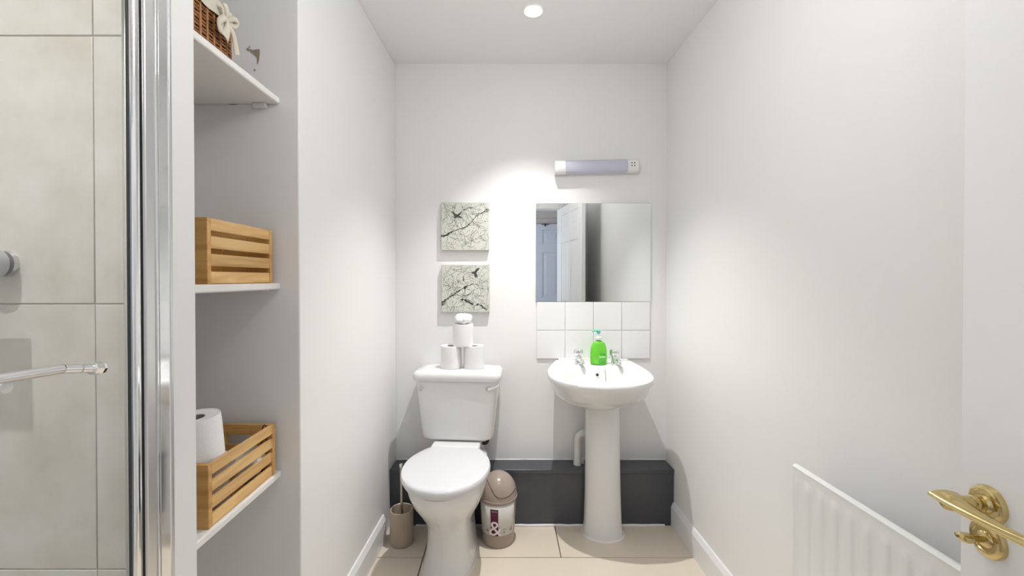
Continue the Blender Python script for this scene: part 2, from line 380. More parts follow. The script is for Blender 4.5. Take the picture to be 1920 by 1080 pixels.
# ------------------------------------------------------------------ shower screen
ss = thing('shower_screen', 'chrome framed clear glass shower screen at the left', 'shower screen', (0,0,0))
def post(y0, y1, dx0, dx1, m, name, bev=.003, par=ss, lab=None):
    o = MB().prism([(xl(y0)+dx0, y0), (xl(y0)+dx1, y0), (xl(y1)+dx1, y1), (xl(y1)+dx0, y1)], .10, 2.12).build(name, m, par, bevel=bev, seg=4)
    if lab: o['label'] = lab
    return o
yy = lambda px: None
def ypx(px, dx=0):
    # depth on the left wall line (+dx) of the photo column px
    u = (px-CXP)/F; return (-.565-.038*YB+dx)/(u-.038)
post(ypx(242), ypx(247.5), -.004, .000, 'darkseal', 'seal', .001, lab='dark rubber seal strip')
post(ypx(247.5, .004), ypx(270, .004), -.016, .004, 'chrome', 'door_stile', .0095)
post(ypx(269.5), ypx(272), -.016, -.001, 'darkseal', 'seal', .0005)
post(ypx(272, .002), ypx(294, .002), -.018, .002, 'satin', 'frame_profile', .004)
post(ypx(294, .004), ypx(298.5, .004), -.018, .004, 'chrome', 'frame_profile', .0015)
post(ypx(299.5, .001), ypx(317, .001), -.018, .001, 'chrome', 'frame_profile', .0006)
post(ypx(317.5), ypx(319), -.018, -.001, 'darkseal', 'seal', .0003)
post(ypx(319.5, .001), ypx(325, .001), -.018, .001, 'satin', 'frame_profile', .001)
y1g = ypx(243)
MB().prism([(xl(YF+.03)-.010, YF+.03), (xl(YF+.03)-.004, YF+.03), (xl(y1g)-.004, y1g), (xl(y1g)-.010, y1g)], .11, 2.10).build('glass_pane', 'glass', ss)
MB().prism([(xl(YF)-.018, YF+.001), (xl(YF)+.004, YF+.001), (xl(.78)+.004, .78), (xl(.78)-.018, .78)], 2.10, 2.13).build('top_rail', 'chrome', ss, bevel=.004)
MB().prism([(xl(YF)-.018, YF+.001), (xl(YF)+.004, YF+.001), (xl(.78)+.004, .78), (xl(.78)-.018, .78)], .08, .11).build('bottom_rail', 'chrome', ss, bevel=.004)
MB().prism([(xl(YF)-.018, YF+.001), (xl(YF)+.004, YF+.001), (xl(YF+.03)+.004, YF+.03), (xl(YF+.03)-.018, YF+.03)], .11, 2.10).build('door_stile', 'chrome', ss, bevel=.004)
# towel bar on the glass
def onbar(px, py, dx):
    y = ypx(px, dx); return Vector((xl(y)+dx, y, at(px, py, y)[1]))
pA, pB, pC = onbar(176, 690.5, .022), onbar(115, 692, .022), onbar(-60, 719, .022)
bar = MB().tube([pB, pB.lerp(pC, .3), pC, pC+Vector((0,-.25,0))], .0062, 14).build('towel_bar', 'satin', ss, smooth=True)
MB().tube([pA, pA.lerp(pB, .45), pA.lerp(pB, .452), pA.lerp(pB,.5), pA.lerp(pB,.502), pB], [.0062,.0062,.0045,.0045,.0062,.0066], 16).build('end_sleeve', 'chrome', bar, smooth=True)
d = (pA-pB).normalized()
MB().tube([pA-d*.006, pA-d*.004, pA+d*.006, pA+d*.012, pA+d*.015], [.006,.0095,.0105,.0085,.003], 8).build('end_cap', 'chrome', bar)
MB().tube([pA+d*.004, pA+d*.004+Vector((-.026,0,0))], .006, 12).build('standoff', 'chrome', bar, smooth=True)
q = onbar(4, 727, .012)
MB().tube([q+Vector((-.017,0,0)), q+Vector((-.002,0,0)), q+Vector((.004,0,0)), q+Vector((.006,0,0))], [.008,.0085,.007,.002], 14).build('screw_cap', 'lamp_body', bar, smooth=True)

# shower valve knob, and an unseen tray shaped to shadow the tiles
kx, kz = at(-10, 494, .735)
kb = thing('shower_valve', 'round grey shower valve knob on the stone-look tiles', 'valve', (kx, TW-.012, kz))
r = 28*.735/F
prof = [(0,0),(.6,0),(.6,.35),(1.0,.4),(1.0,.85),(.93,1.05),(.75,1.12),(0,1.14)]
MB().loft([[(a*r*math.cos(2*PI*i/40), -b*r*1.3, a*r*math.sin(2*PI*i/40)) for i in range(40)] for a,b in [(.9,0),(.9,.25),(.6,.3),(.6,.5)]]).build('backplate', 'satin', kb, smooth=True)
MB().loft([[(a*r*math.cos(2*PI*i/40), -b*r*1.3, a*r*math.sin(2*PI*i/40)) for i in range(40)] for a,b in [(.6,.5),(1,.52),(1,.95),(.95,1.08),(.8,1.15),(.1,1.17)]]).build('knob', 'greyplastic', kb, smooth=True)
tr = thing('shadow_tray', 'slim unseen tray added to cast the block shadow on the shower tiles', 'soap tray', (-.92, TW-.012, 1.222))
MB().box(-.07, .072, .630-TW+.012, .70-TW+.012, -.006, .006).build('tray', 'greyplastic', tr, bevel=.003)
MB().tube([(-.02, -.06, 0), (-.02, 0, 0)], .008, 10).build('bracket', 'satin', tr, smooth=True)

# ------------------------------------------------------------------ alcove shelves
SX = at(525, 185, YA1)[0]
def shelf(zt, label, blocks):
    t = thing('alcove_shelf', label, 'shelf', (SX, YA1, zt), group='painted shelves in the alcove')
    MB().box(-1.0-SX+.001, 0, YA0-YA1+.001, -.001, -.019, 0).build('board', 'shelfp', t, bevel=.004)
    for bx, w, dz in blocks:
        x0 = at(bx, 0, YA1)[0]-SX
        MB().box(x0-w/2, x0+w/2, -.016, -.001, -.019-dz, -.019).build('support_block', 'shelfp', t, bevel=.002)
    return t
zs = [at(529, 184, YA1)[1], at(528, 530.5, YA1)[1], at(531, 880.5, YA1)[1]]
shelf(zs[0], 'white painted top shelf carrying the wicker basket', [(490, .036, .012)])
shelf(zs[1], 'white painted middle shelf of the alcove, under the crate without rolls', [(492, .036, .006)])
shelf(zs[2], 'white painted bottom shelf carrying the crate of toilet rolls', [(492, .036, .006)])
chip([(372,188.6),(400,189),(400,190),(372,190)], 'wall_crack', 'crack')

# ------------------------------------------------------------------ wooden crates
def crate(loc, rz, L, Wd, Hh, label):
    """Origin at the far front corner on the shelf; runs toward the camera (-y) and into the alcove (-x)."""
    t = thing('wooden_crate', label, 'crate', loc, rz, group='wooden crates on the alcove shelves')
    e = .013
    for y0 in (-L, -e):
        m = MB(); a, b = -Wd, 0; h0, h1 = Hh*.60, Hh*.80; c0, c1 = -Wd*.68, -Wd*.32
        m.box(a, c0, y0, y0+e, 0, Hh).box(c1, b, y0, y0+e, 0, Hh).box(c0, c1, y0, y0+e, 0, h0).box(c0, c1, y0, y0+e, h1, Hh)
        m.build('end_board', 'wood_z', t, bevel=.0012, seg=1)
    gap = .011; n = 4; sh = (Hh-gap*(n-1))/n
    for side in (0, 1):
        for k in range(n):
            z = k*(sh+gap)
            x1 = -.001 if side == 0 else -Wd+.009
            MB().box(x1-.008, x1, -L+e+.0004, -e-.0004, z+.001, z+sh-.0005).build('slat', 'wood_y', t, bevel=.001, seg=1)
    for k in range(4):
        w = (Wd-.024)/4
        MB().box(-Wd+.011+k*w+.002, -Wd+.011+(k+1)*w-.002, -L+e+.0005, -e-.0005, .002, .009).build('base_slat', 'wood_y', t)
    return t
fy = 1.218
cx_, cz_ = at(510.5, 432, fy)
L1 = fy-(.95); 
def depth_at(px, X): return X*F/(px-CXP)
c1 = crate((cx_, fy, zs[1]), 0, fy-depth_at(389, cx_), .20, cz_-zs[1], 'wooden slatted crate on the middle shelf, no rolls showing')
cx2, cz2 = at(516, 793, fy)
c2 = crate((cx2, fy, zs[2]), 0, fy-depth_at(388.5, cx2), .20, cz2-zs[2], 'wooden slatted crate full of toilet rolls on the bottom shelf')

# ------------------------------------------------------------------ toilet rolls
def roll_meshes(R, Hh):
    ro = cr([(.021,.001,0),(R-.004,0,0),(R,.004,0),(R+.0008,Hh*.5,0),(R,Hh-.004,0),(R-.004,Hh,0),(.021,Hh-.001,0)], 4)
    paper = MB().lathe([(p.x,p.y) for p in ro]+[(.021,.001)], 40, cap0=False, cap1=False)
    core = MB().lathe([(.0195,.002),(.0212,.002),(.0212,Hh-.002),(.0195,Hh-.002),(.0195,.002)], 24, cap0=False, cap1=False)
    flap = MB(); n = 14; a0, a1 = -2.4, -1.0
    o = []
    for i in range(n+1):
        a = a0+(a1-a0)*i/n; zt = Hh*.12+(Hh*.62)*(i/n)
        o.append(a)
        flap.v += [((R+.0016)*math.cos(a), (R+.0016)*math.sin(a), .004), ((R+.0016)*math.cos(a), (R+.0016)*math.sin(a), zt)]
    for i in range(n): flap.f.append((2*i, 2*i+2, 2*i+3, 2*i+1))
    return paper, core, flap
def roll(loc, rz, label, R=.0495, Hh=.105, tilt=(0,0), grp='toilet rolls stacked on the cistern'):
    t = thing('toilet_roll', label, 'toilet roll', loc, rz, group=grp)
    t.rotation_euler = (tilt[0], tilt[1], rz)
    p, c, f = roll_meshes(R, Hh)
    p.build('paper', 'paper', t, smooth=True); c.build('card_core', 'card', t, smooth=True); f.build('loose_sheet', 'paper', t, smooth=True)
    return t

# ------------------------------------------------------------------ toilet
TX, TRZ = -.214, math.radians(-4)
toi = thing('toilet', 'white close-coupled toilet with closed lid against the end wall', 'toilet', (TX, YB-.008, 0), TRZ)
NO = 5
def egg(ctrl, z, zf=None, shift=0, dz=None):
    r_ = half_outline(ctrl, NO); d0 = min(p[1] for p in r_); d1 = max(p[1] for p in r_)
    return [(x, -(d+shift), z if zf is None else z+(zf-z)*(d-d0)/(d1-d0)) for x, d in r_]
def pan_ctrl(back, front, hw, bw):
    L = front-back
    return [(back,0),(back+.0,bw*.6),(back+L*.03,bw),(back+L*.22,bw+(hw-bw)*.6),(back+L*.5,hw),(back+L*.72,hw*.90),(back+L*.88,hw*.62),(back+L*.97,hw*.28),(front,0)]
rings = [egg(pan_ctrl(.17,.530,.112,.100), 0), egg(pan_ctrl(.17,.528,.110,.098), .02), egg(pan_ctrl(.18,.502,.099,.092), .06), egg(pan_ctrl(.19,.492,.094,.088), .12),
         egg(pan_ctrl(.19,.490,.095,.088), .17), egg(pan_ctrl(.18,.505,.105,.09), .21), egg(pan_ctrl(.17,.545,.128,.10), .26), egg(pan_ctrl(.15,.592,.150,.115), .31),
         egg(pan_ctrl(.13,.622,.163,.125), .355), egg(pan_ctrl(.12,.632,.168,.13), .385), egg(pan_ctrl(.12,.634,.169,.13), .402), egg(pan_ctrl(.125,.628,.164,.125), .407)]
MB().loft(rings).build('pan', 'china', toi, smooth=True)
MB().prism([(-.115,-.24),(.115,-.24),(.115,-.02),(-.115,-.02)], .34, .452).build('cistern_shelf', 'china', toi, bevel=.012, seg=4)
lid_c = [(.208,0),(.209,.075),(.216,.105),(.25,.135),(.31,.166),(.385,.184),(.46,.182),(.535,.160),(.595,.118),(.632,.066),(.642,.030),(.645,0)]
def scl(c, k, dc=.43): return [(dc+(d-dc)*k, w*k) for d, w in c]
rings = [egg(scl(lid_c,.935), .407), egg(scl(lid_c,.95), .409), egg(scl(lid_c,.955), .418), egg(scl(lid_c,.94), .4225)]
MB().loft(rings).build('seat', 'seat', toi, smooth=True)
rings = [egg(scl(lid_c,.90), .424), egg(scl(lid_c,.99), .4225), egg(scl(lid_c,1.0), .428), egg(scl(lid_c,.995), .4385), egg(scl(lid_c,.975), .4445), egg(scl(lid_c,.93), .4475), egg(scl(lid_c,.8), .449), egg(scl(lid_c,.4), .4498)]
MB().loft(rings).build('lid', 'seat', toi, smooth=True)
for s in (-1, 1):
    MB().tube([(s*.075-.018, -.212, .434), (s*.075+.018, -.212, .434)], .011, 14).build('hinge', 'seat', toi, smooth=True)
def rrect(hw, d0, d1, z, r=.03, n=6):
    pts = []
    for cx, cy, a0 in ((hw-r, -(d0+r), 0), (-(hw-r), -(d0+r), PI/2), (-(hw-r), -(d1-r), PI), (hw-r, -(d1-r), 1.5*PI)):
        for k in range(n+1):
            a = a0+PI/2*k/n; pts.append((cx+r*math.cos(a), cy+r*math.sin(a), z))
    return pts
czb, czt = .452, .744
rings = [rrect(.120,.045,.14,czb,.03), rrect(.152,.03,.172,czb+.003,.03), rrect(.168,.02,.183,czb+.014,.032), rrect(.174,.012,.188,czb+.035,.034), rrect(.200,.010,.196,czt,.036)]
MB().loft(rings).build('cistern', 'china', toi, smooth=True)
rings = [rrect(.198,.008,.194,czt+.0005,.034), rrect(.209,.004,.206,czt+.003,.036), rrect(.213,.002,.210,czt+.012,.038), rrect(.213,.002,.210,czt+.028,.038), rrect(.209,.004,.206,czt+.038,.036), rrect(.199,.010,.197,czt+.046,.034), rrect(.16,.03,.17,czt+.049,.03), rrect(.06,.07,.12,czt+.0495,.02)]
MB().loft(rings).build('cistern_lid', 'china', toi, smooth=True)
CT = czt+.0495
def disc_y(c, rad, prof, n=28):
    """lathe along -y, prof (r, outward)"""
    return MB().loft([[(c[0]+a*rad*math.cos(2*PI*i/n), c[1]-b, c[2]+a*rad*math.sin(2*PI*i/n)) for i in range(n)] for a, b in prof])
disc_y((-.170, -.194, .713), .014, [(1,-.006),(1,.003),(.8,.006),(.1,.0065)]).build('chrome_plug', 'satin', toi, smooth=True)
lv = disc_y((.155, -.192, .713), .015, [(1,-.006),(1,.006),(.8,.010),(.1,.011)]).build('flush_lever', 'chrome', toi, smooth=True)
MB().tube(cr([(.155,-.206,.713),(.170,-.212,.717),(.190,-.210,.726),(.208,-.206,.733)], 4), [.0055]*9+[.006,.0065,.0065,.005], 12).build('lever_arm', 'chrome', lv, smooth=True)
MB().tube(cr([(.140,-.10,.462),(.140,-.10,.43),(.128,-.10,.418),(.09,-.10,.418)], 5), .008, 10).build('supply_pipe', 'blackpipe', toi, smooth=True)
MB().loft([egg(pan_ctrl(.166,.535,.117,.104), .0005), egg(pan_ctrl(.168,.531,.113,.101), .004)]).build('sealant_bead', 'caulk', toi, smooth=True)

# rolls on the cistern
Rm = Matrix.Rotation(TRZ, 3, 'Z')
def on_toi(x, d, z): v = Rm @ Vector((x, -d, z)); return (v.x+TX, v.y+YB-.008, v.z)
RY = YB-.118
rh = .108
def rollx(px): return at(px, 690, RY)[0]
ra = roll((rollx(846), RY, CT+.0006), .5, 'left of the two upright toilet rolls standing on the cistern', .050, rh)
rb = roll((rollx(888.5), RY, CT+.0006), 1.3, 'right of the two upright toilet rolls standing on the cistern', .050, rh)
rc = roll((rollx(868)+.001, RY, CT+rh+.0012), .9, 'top toilet roll of the cistern stack, crowned with a crumpled tissue tuft', .050, rh)
def tuft():
    m = MB(); n = 26; rings = []
    rnd = random.Random(3)
    ph = [rnd.uniform(0, 6.28) for _ in range(8)]
    prof = [(.012,-.006),(.022,.002),(.036,.010),(.043,.020),(.042,.032),(.034,.042),(.022,.047),(.006,.048)]
    for k,(r_,z) in enumerate(prof):
        ring = []
        for i in range(n):
            a = 2*PI*i/n
            q = 1+.10*math.sin(3*a+ph[0]+k*.5)+.05*math.sin(7*a+ph[3]+k*.3)+rnd.uniform(-.03,.03)
            ring.append((r_*q*math.cos(a), r_*q*math.sin(a), z+.004*math.sin(4*a+k)+rnd.uniform(-.002,.002)))
        rings.append(ring)
    return m.loft(rings)
tuft().build('tissue_tuft', 'paper', rc, smooth=True, loc=(0,0,rh))

# rolls in the bottom crate
bz2 = zs[2]+.0095
g2 = 'toilet rolls in the bottom crate'
def rollc(px, py, Y, hpx, label, tilt=(0,0), rz=0.3):
    X, z = at(px, py, Y); return roll((X, Y, z), rz, label, .049, .10, tilt, g2)
roll((-.736, 1.035, bz2), 2.2, 'toilet roll standing low inside the bottom crate, under the tilted roll', .049, .112, (0,0), g2)
roll((-.808, 1.112, bz2), 2.2, 'toilet roll at the back of the bottom crate, mostly hidden', .049, .112, (0,0), g2)
roll((-.724, .998, bz2+.1175), .4, 'tilted toilet roll lying on top of the others in the bottom crate', .052, .112, (math.radians(3), math.radians(-4)), g2)
bg = MB()
rnd = random.Random(5); rings = []
for k in range(7):
    f = k/6; rad = .038*math.sin(PI*min(.98, f*.9+.12)); ring = []
    for i in range(18):
        a = 2*PI*i/18; q = 1+.12*math.sin(5*a+k)+rnd.uniform(-.05,.05)
        ring.append((rad*q*math.cos(a), rad*1.3*q*math.sin(a), .002+.112*f))
    rings.append(ring)
tag(bg.loft(rings).build('plastic_packet', 'plug', smooth=True, loc=(-.705, 1.155, bz2)), 'crumpled grey plastic packet inside the bottom crate', 'packet')
ck = thing('wire_hook', 'thin dark wire hook standing in the far end of the bottom crate', 'hook', (-.690, fy-.02, bz2))
p0 = at(472, 800, fy-.02)[1]-bz2
MB().tube(cr([(0,0,.0),(0,-.002,p0-.03),(.004,-.002,p0),(.010,-.002,p0+.004),(.014,-.002,p0-.01),(.012,-.002,p0-.045)], 5), .0016, 8).build('wire', 'blackpipe', ck, smooth=True)

# ------------------------------------------------------------------ wicker basket
BX = -.672
byf = depth_at(441, BX)
bk = thing('wicker_basket', 'brown wicker basket with cream linen liner and bow on the top shelf', 'basket', (BX, byf, zs[0]))
BL, BW, BH = .30, .22, .115
def perim(hx, n, inset=0):
    # rectangle x in [-BW,0], y in [-BL,0], rounded corners; returns list of (point, normal)
    r = .018; pts = []
    cs = [(-r,-r,0),(-BW+r,-r,PI/2),(-BW+r,-BL+r,PI),(-r,-BL+r,1.5*PI)]
    P = []
    for cx, cy, a0 in cs:
        for k in range(7):
            a = a0+PI/2*k/6; P.append(Vector((cx+r*math.cos(a), cy+r*math.sin(a))))
    Ls = [0]
    for i in range(len(P)): Ls.append(Ls[-1]+(P[(i+1) % len(P)]-P[i]).length)
    tot = Ls[-1]; j = 0
    for k in range(n):
        s_ = tot*k/n
        while Ls[j+1] < s_: j += 1
        f = (s_-Ls[j])/max(1e-9, Ls[j+1]-Ls[j]); a, b = P[j], P[(j+1) % len(P)]
        p = a.lerp(b, f); tt = (b-a).normalized(); pts.append((p, Vector((tt.y, -tt.x))))
    return pts
NS = 46; PER = perim(0, NS*4)
MB().prism([tuple(p-n_*.006) for p, n_ in PER[::2]], .001, BH-.004).build('inner_wall', 'wick_shade', bk)  # near-black block: shade between the strands put into its colour
wv = MB(); nr = 13
for k in range(nr):
    z = .005+k*(BH-.008)/nr
    path = []
    for i, (p, n_) in enumerate(PER):
        off = .0007*math.cos(PI*(i/4.0)+PI*(k % 2))
        q = p+n_*(off-.001); path.append((q.x, q.y, z))
    wv.tube(path, .0028, 6, closed=True)
wv.build('weave', 'wicker', bk, smooth=True, kind='stuff')
for i in range(0, NS):
    p, n_ = PER[(i*4+2) % len(PER)]
    q = p-n_*.0002
    if q.x > -.03 or q.y > -.03: MB().tube([(q.x, q.y, .002), (q.x, q.y, BH)], .0030, 8).build('stake', 'wicker2', bk, smooth=True)
# liner band folded over the rim
def band(z0, z1, off0, off1, wob):
    m = MB(); rnd = random.Random(2); r0 = []; 
    rings = []
    for z, off in ((z0, off0), (z0+.008, off0+.001), ((z0+z1)/2, (off0+off1)/2), (z1, off1), (z1+.004, off1-.004), (z1, off1-.012), (z0, off1-.014)):
        rings.append([((p+n_*(off+wob*math.sin(i*.55)*((z1-z)/(z1-z0)))).x, (p+n_*(off+wob*math.sin(i*.55)*((z1-z)/(z1-z0)))).y, z+(.0015*math.sin(i*.4) if z == z0 else 0)) for i, (p, n_) in enumerate(PER)])
    return m.loft(rings, False, False)
LZ0 = BH*.72
band(LZ0, BH+.006, .006, .004, .0012).build('linen_liner', 'linen', bk, smooth=True)
# bow
bw = MB()
by0 = depth_at(424, BX+.012)-byf
bz0 = at(424, 40, byf+by0)[1]-zs[0]
def loop(pts, w): 
    P = cr(pts, 6); return bw_part.ribbon(P, w, (1, 0, .15))
bow = MB().loft([[(.010+.010*math.cos(a), by0+.010*f*math.sin(a), bz0+(-.009+.018*k/4)) for a in [2*PI*i/12 for i in range(12)]] for k, f in enumerate((.5,.95,1,.95,.5))]).build('bow', 'linen', bk, smooth=True)
def rib(pts, w, name):
    P = cr(pts, 6); W_ = w
    m = MB(); n = len(P); 
    for i in range(n):
        p = P[i]; t_ = (P[min(i+1,n-1)]-P[max(i-1,0)]).normalized(); s_ = t_.cross(Vector((1,0,.1))).normalized()
        f = i/(n-1); ww = 1.45*W_[0]+1.45*(W_[1]-W_[0])*f
        for sgn in (-1, -.33, .33, 1):
            m.v.append(tuple(p+s_*ww*.5*sgn+Vector((.004*(1-abs(sgn)), 0, 0))))
    for i in range(n-1):
        for k in range(3): m.f.append((i*4+k, i*4+k+1, i*4+4+k+1, i*4+4+k))
    o = m.build(name, 'linen', bow, smooth=True)
    so = o.modifiers.new('thickness', 'SOLIDIFY'); so.thickness = .0012
    return o
B0 = Vector((.014, by0, bz0))
rib([B0, B0+Vector((.012,-.020,-.004)), B0+Vector((.010,-.036,-.022)), B0+Vector((.006,-.028,-.036)), B0+Vector((.003,-.010,-.020)), B0+Vector((0,0,-.002))], (.010,.012), 'bow_loop')
rib([B0, B0+Vector((.010,.014,.014)), B0+Vector((.010,.030,.016)), B0+Vector((.004,.026,.004)), B0], (.008,.012), 'bow_loop')
rib([B0, B0+Vector((.008,-.006,.018)), B0+Vector((.006,-.012,.034))], (.008,.016), 'bow_tail')
rib([B0, B0+Vector((.008,-.004,-.020)), B0+Vector((.006,-.014,-.046))], (.008,.020), 'bow_tail')
rib([B0, B0+Vector((.010,.012,-.020)), B0+Vector((.008,.026,-.044)), B0+Vector((.006,.034,-.062))], (.010,.018), 'bow_tail')

# ------------------------------------------------------------------ basin
SKX = .466; bs = thing('wash_basin', 'white pedestal wash basin with two chrome taps', 'basin', (SKX-.004, YB-.008, 0), math.radians(-3))
NB = 6
def bring(ctrl, z, tilt=0.0):
    return [(x, -d, z-tilt*d) for x, d in half_outline(ctrl, NB)]
def bctrl(k, back=.0, front=.40, hw=.244, bw=.20):
    f = back+(front-back); L = front-back
    return [(back,0),(back,bw*.55*k),(back+L*.01,bw*.93*k),(back+L*.06,bw*k),(back+L*.28,(bw+(hw-bw)*.72)*k),(back+L*.52,hw*k),(back+L*.72,hw*.93*k),(back+L*.87,hw*.72*k),(back+L*.96,hw*.42*k),(front,0)]
TL = .09
rings = [bring(bctrl(1,.03,.235,.10,.085), .618), bring(bctrl(1,.02,.255,.125,.10), .632), bring(bctrl(1,.01,.315,.182,.14), .662,.02), bring(bctrl(1,.004,.362,.216,.172), .704,.04),
         bring(bctrl(1,.0,.385,.231,.19), .758,.07), bring(bctrl(1,.0,.397,.241,.198), .780,TL), bring(bctrl(1,0,.401,.2445,.201), .797,TL), bring(bctrl(1,.001,.399,.243,.20), .805,TL),
         bring(bctrl(1,.004,.390,.235,.195), .8115,TL), bring(bctrl(1,.010,.378,.224,.188), .813,TL),
         ]
inner = lambda b,f,h,w: bctrl(1,b,f,h,w)
rings += [bring(inner(.118,.362,.200,.145), .811,TL), bring(inner(.126,.352,.190,.138), .805,TL), bring(inner(.134,.340,.176,.130), .783,.07), bring(inner(.145,.320,.150,.112), .738,.04), bring(inner(.165,.290,.110,.08), .700,.02), bring(inner(.20,.25,.03,.025), .690)]
MB().loft(rings).build('bowl', 'china', bs, smooth=True)
# raised back ledge
lr = [[(x,-d,z) for x,d in half_outline([(0,0),(0,.11),(.002,.165),(.008,.178),(.016,.170),(.020,.11),(.021,0)], 5)] for z in (.806,.8165)]
lr.append([(x*.99,-(.010+(d-.010)*.8),.8195) for x,d in half_outline([(0,0),(0,.11),(.002,.165),(.008,.178),(.016,.170),(.020,.11),(.021,0)], 5)])
MB().loft(lr).build('back_ledge', 'china', bs, smooth=True)
# pedestal
def ped(hw, back, front): 
    L = front-back
    return [(back,0),(back,hw*.7),(back+.004,hw*.96),(back+L*.3,hw),(back+L*.6,hw*.93),(back+L*.85,hw*.62),(front-.003,hw*.25),(front,0)]
PX = .026
rings = [[(x+PX,-d,z) for x,d in half_outline(ped(h,b,f),5)] for h,b,f,z in ((.096,.118,.232,0),(.094,.118,.230,.02),(.089,.118,.222,.06),(.085,.116,.214,.2),(.082,.112,.210,.42),(.082,.10,.210,.60),(.084,.09,.214,.63))]
MB().loft(rings).build('pedestal', 'china', bs, smooth=True)
rings = [[(x+PX,-d,z) for x,d in half_outline(ped(h,b,f),5)] for h,b,f,z in ((.102,.117,.240,.0005),(.098,.118,.235,.005))]
MB().loft(rings).build('sealant_bead', 'caulk', bs, smooth=True)
# overflow, waste
ov = disc_y((0.0, -.139, .765), .0095, [(1,-.004),(1,.003),(.72,.0045),(.68,.002)]).build('overflow_ring', 'chrome', bs, smooth=True)
disc_y((0.0, -.139, .765), .0066, [(1,.001),(1,.003),(.1,.0032)], 20).build('overflow_hole', 'dark', ov)
MB().lathe([(.02,.690),(.022,.694),(.012,.6945),(.010,.692)], 28, (0,-.225,0)).build('waste', 'chrome', bs, smooth=True)
MB().tube([(.040,-.132,.790),(.041,-.138,.76),(.041,-.146,.735)], .0012, 6).build('plug_chain', 'steel', bs, smooth=True)
for s, px in ((-1, 1087.5), (1, 1154.5)):
    X = at(px, 690, YB-.085)[0]-SKX; b0 = Vector((X, -.075, .8045))
    tp = MB().lathe([(.022,0),(.022,.004),(.016,.008),(.014,.03),(.017,.034),(.015,.040)], 24, b0).build('tap', 'chrome', bs, smooth=True)
    tag(tp, 'chrome pillar tap')
    MB().tube(cr([(b0.x,b0.y,b0.z+.022),(b0.x+.006,b0.y-.03,b0.z+.028),(b0.x+.012,b0.y-.058,b0.z+.024),(b0.x+.014,b0.y-.066,b0.z+.012)],5), [.010]*12+[.0095,.009,.009,.0085], 14).build('spout', 'chrome', tp, smooth=True)
    hd = []
    for k,(rr,z) in enumerate(((.013,.040),(.019,.045),(.0225,.056),(.0215,.068),(.017,.0745),(.005,.0765))):
        hd.append([(b0.x+rr*(1+.10*math.cos(6*a))*math.cos(a), b0.y+rr*(1+.10*math.cos(6*a))*math.sin(a), b0.z+z) for a in [2*PI*i/36 for i in range(36)]])
    MB().loft(hd).build('tap_head', 'chrome', tp, smooth=True)

# soap dispenser
sx_, _ = at(1122, 690, YB-.088)
sp = thing('soap_dispenser', 'green liquid soap pump bottle between the basin taps', 'soap dispenser', (sx_, YB-.088, .8055))
bp = cr([(.030,.0,0),(.037,.001,0),(.0405,.006,0),(.0415,.03,0),(.041,.065,0),(.0385,.085,0),(.031,.104,0),(.020,.114,0),(.0135,.118,0),(.013,.122,0)], 4)
MB().lathe([(p.x,p.y) for p in bp], 40, sx=1, sy=.62).build('bottle', 'soap', sp, smooth=True)
MB().lathe([(.0145,.1215),(.0155,.123),(.0155,.134),(.012,.137),(.006,.138),(.005,.157)], 24).build('collar', 'cap_clear', sp, smooth=True)
pm = MB().lathe([(.0055,.152),(.008,.154),(.0105,.162),(.0115,.169),(.008,.171)], 24).build('pump_head', 'mint', sp, smooth=True)
MB().tube(cr([(.006,0,.167),(-.012,-.004,.1685),(-.028,-.007,.167),(-.034,-.008,.163)],4), [.006,.006,.0058,.0056,.0054,.005,.005,.0048,.0046,.0044,.004,.004,.0038], 10).build('nozzle', 'mint', pm, smooth=True)
def patch(a0, a1, z0, z1, off, name, m, par, Rf, sy=.62, n=10):
    mb = MB()
    for i in range(n+1):
        a = a0+(a1-a0)*i/n
        for z in (z0, z1): mb.v.append(((Rf(z)+off)*math.cos(a), (Rf(z)+off)*sy*math.sin(a), z))
    for i in range(n): mb.f.append((2*i,2*i+2,2*i+3,2*i+1))
    o = mb.build(name, m, par, smooth=True)
    sm = o.modifiers.new('thickness','SOLIDIFY'); sm.thickness = .0004; sm.offset = 1
    return o
RS = lambda z: .0416
patch(-1.65,-.75,.006,.050,.0003,'soap_label','soap_label',sp,RS)
patch(-1.60,-.75,.034,.041,.0010,'label_band','soap_pale',sp,RS)
for k in range(6): patch(-1.55+k*.13,-1.55+k*.13+.075,.050,.058+.004*(k % 3 == 1),.0010,'label_lettering','soap_label',sp,RS,n=2)

# ------------------------------------------------------------------ waste pipe beside pedestal
wp = thing('waste_pipe', 'white painted waste pipe bending down onto the pipe boxing', 'pipe', (at(1083, 870, 2.14)[0], 2.145, bz))
zt_ = at(1083, 816, 2.14)[1]-bz
MB().tube(cr([(0,0,-.004),(0,0,.02),(0,0,zt_-.03),(.004,0,zt_-.010),(.018,0,zt_+.004),(.04,0,zt_+.006),(.10,0,zt_+.006)],6), .0175, 18).build('pipe', 'pvc', wp, smooth=True)
MB().tube([(.024,0,zt_+.006),(.044,0,zt_+.006)], .0205, 18).build('elbow_collar', 'pvc', wp, smooth=True)
MB().tube([(0,0,.0),(0,0,.018)], .0200, 18).build('base_collar', 'pvc', wp, smooth=True)
MB().tube([(.028,.012,-.002),(.028,.012,.03)], .007, 12).build('side_pipe', 'pvc', wp, smooth=True)

# ------------------------------------------------------------------ mirror
mx0, mz1 = at(1004.5, 381.5, YB); mx1, mz0 = at(1219, 565.5, YB)
mr = thing('wall_mirror', 'frameless rectangular mirror above the basin', 'mirror', (mx0, YB, mz0))
MB().box(0, mx1-mx0, -.0075, -.001, 0, mz1-mz0).build('backing', 'mirror_edge', mr)
MB().box(.0006, mx1-mx0-.0006, -.0082, -.0074, .0006, mz1-mz0-.0006).build('mirror_glass', 'mirror', mr)

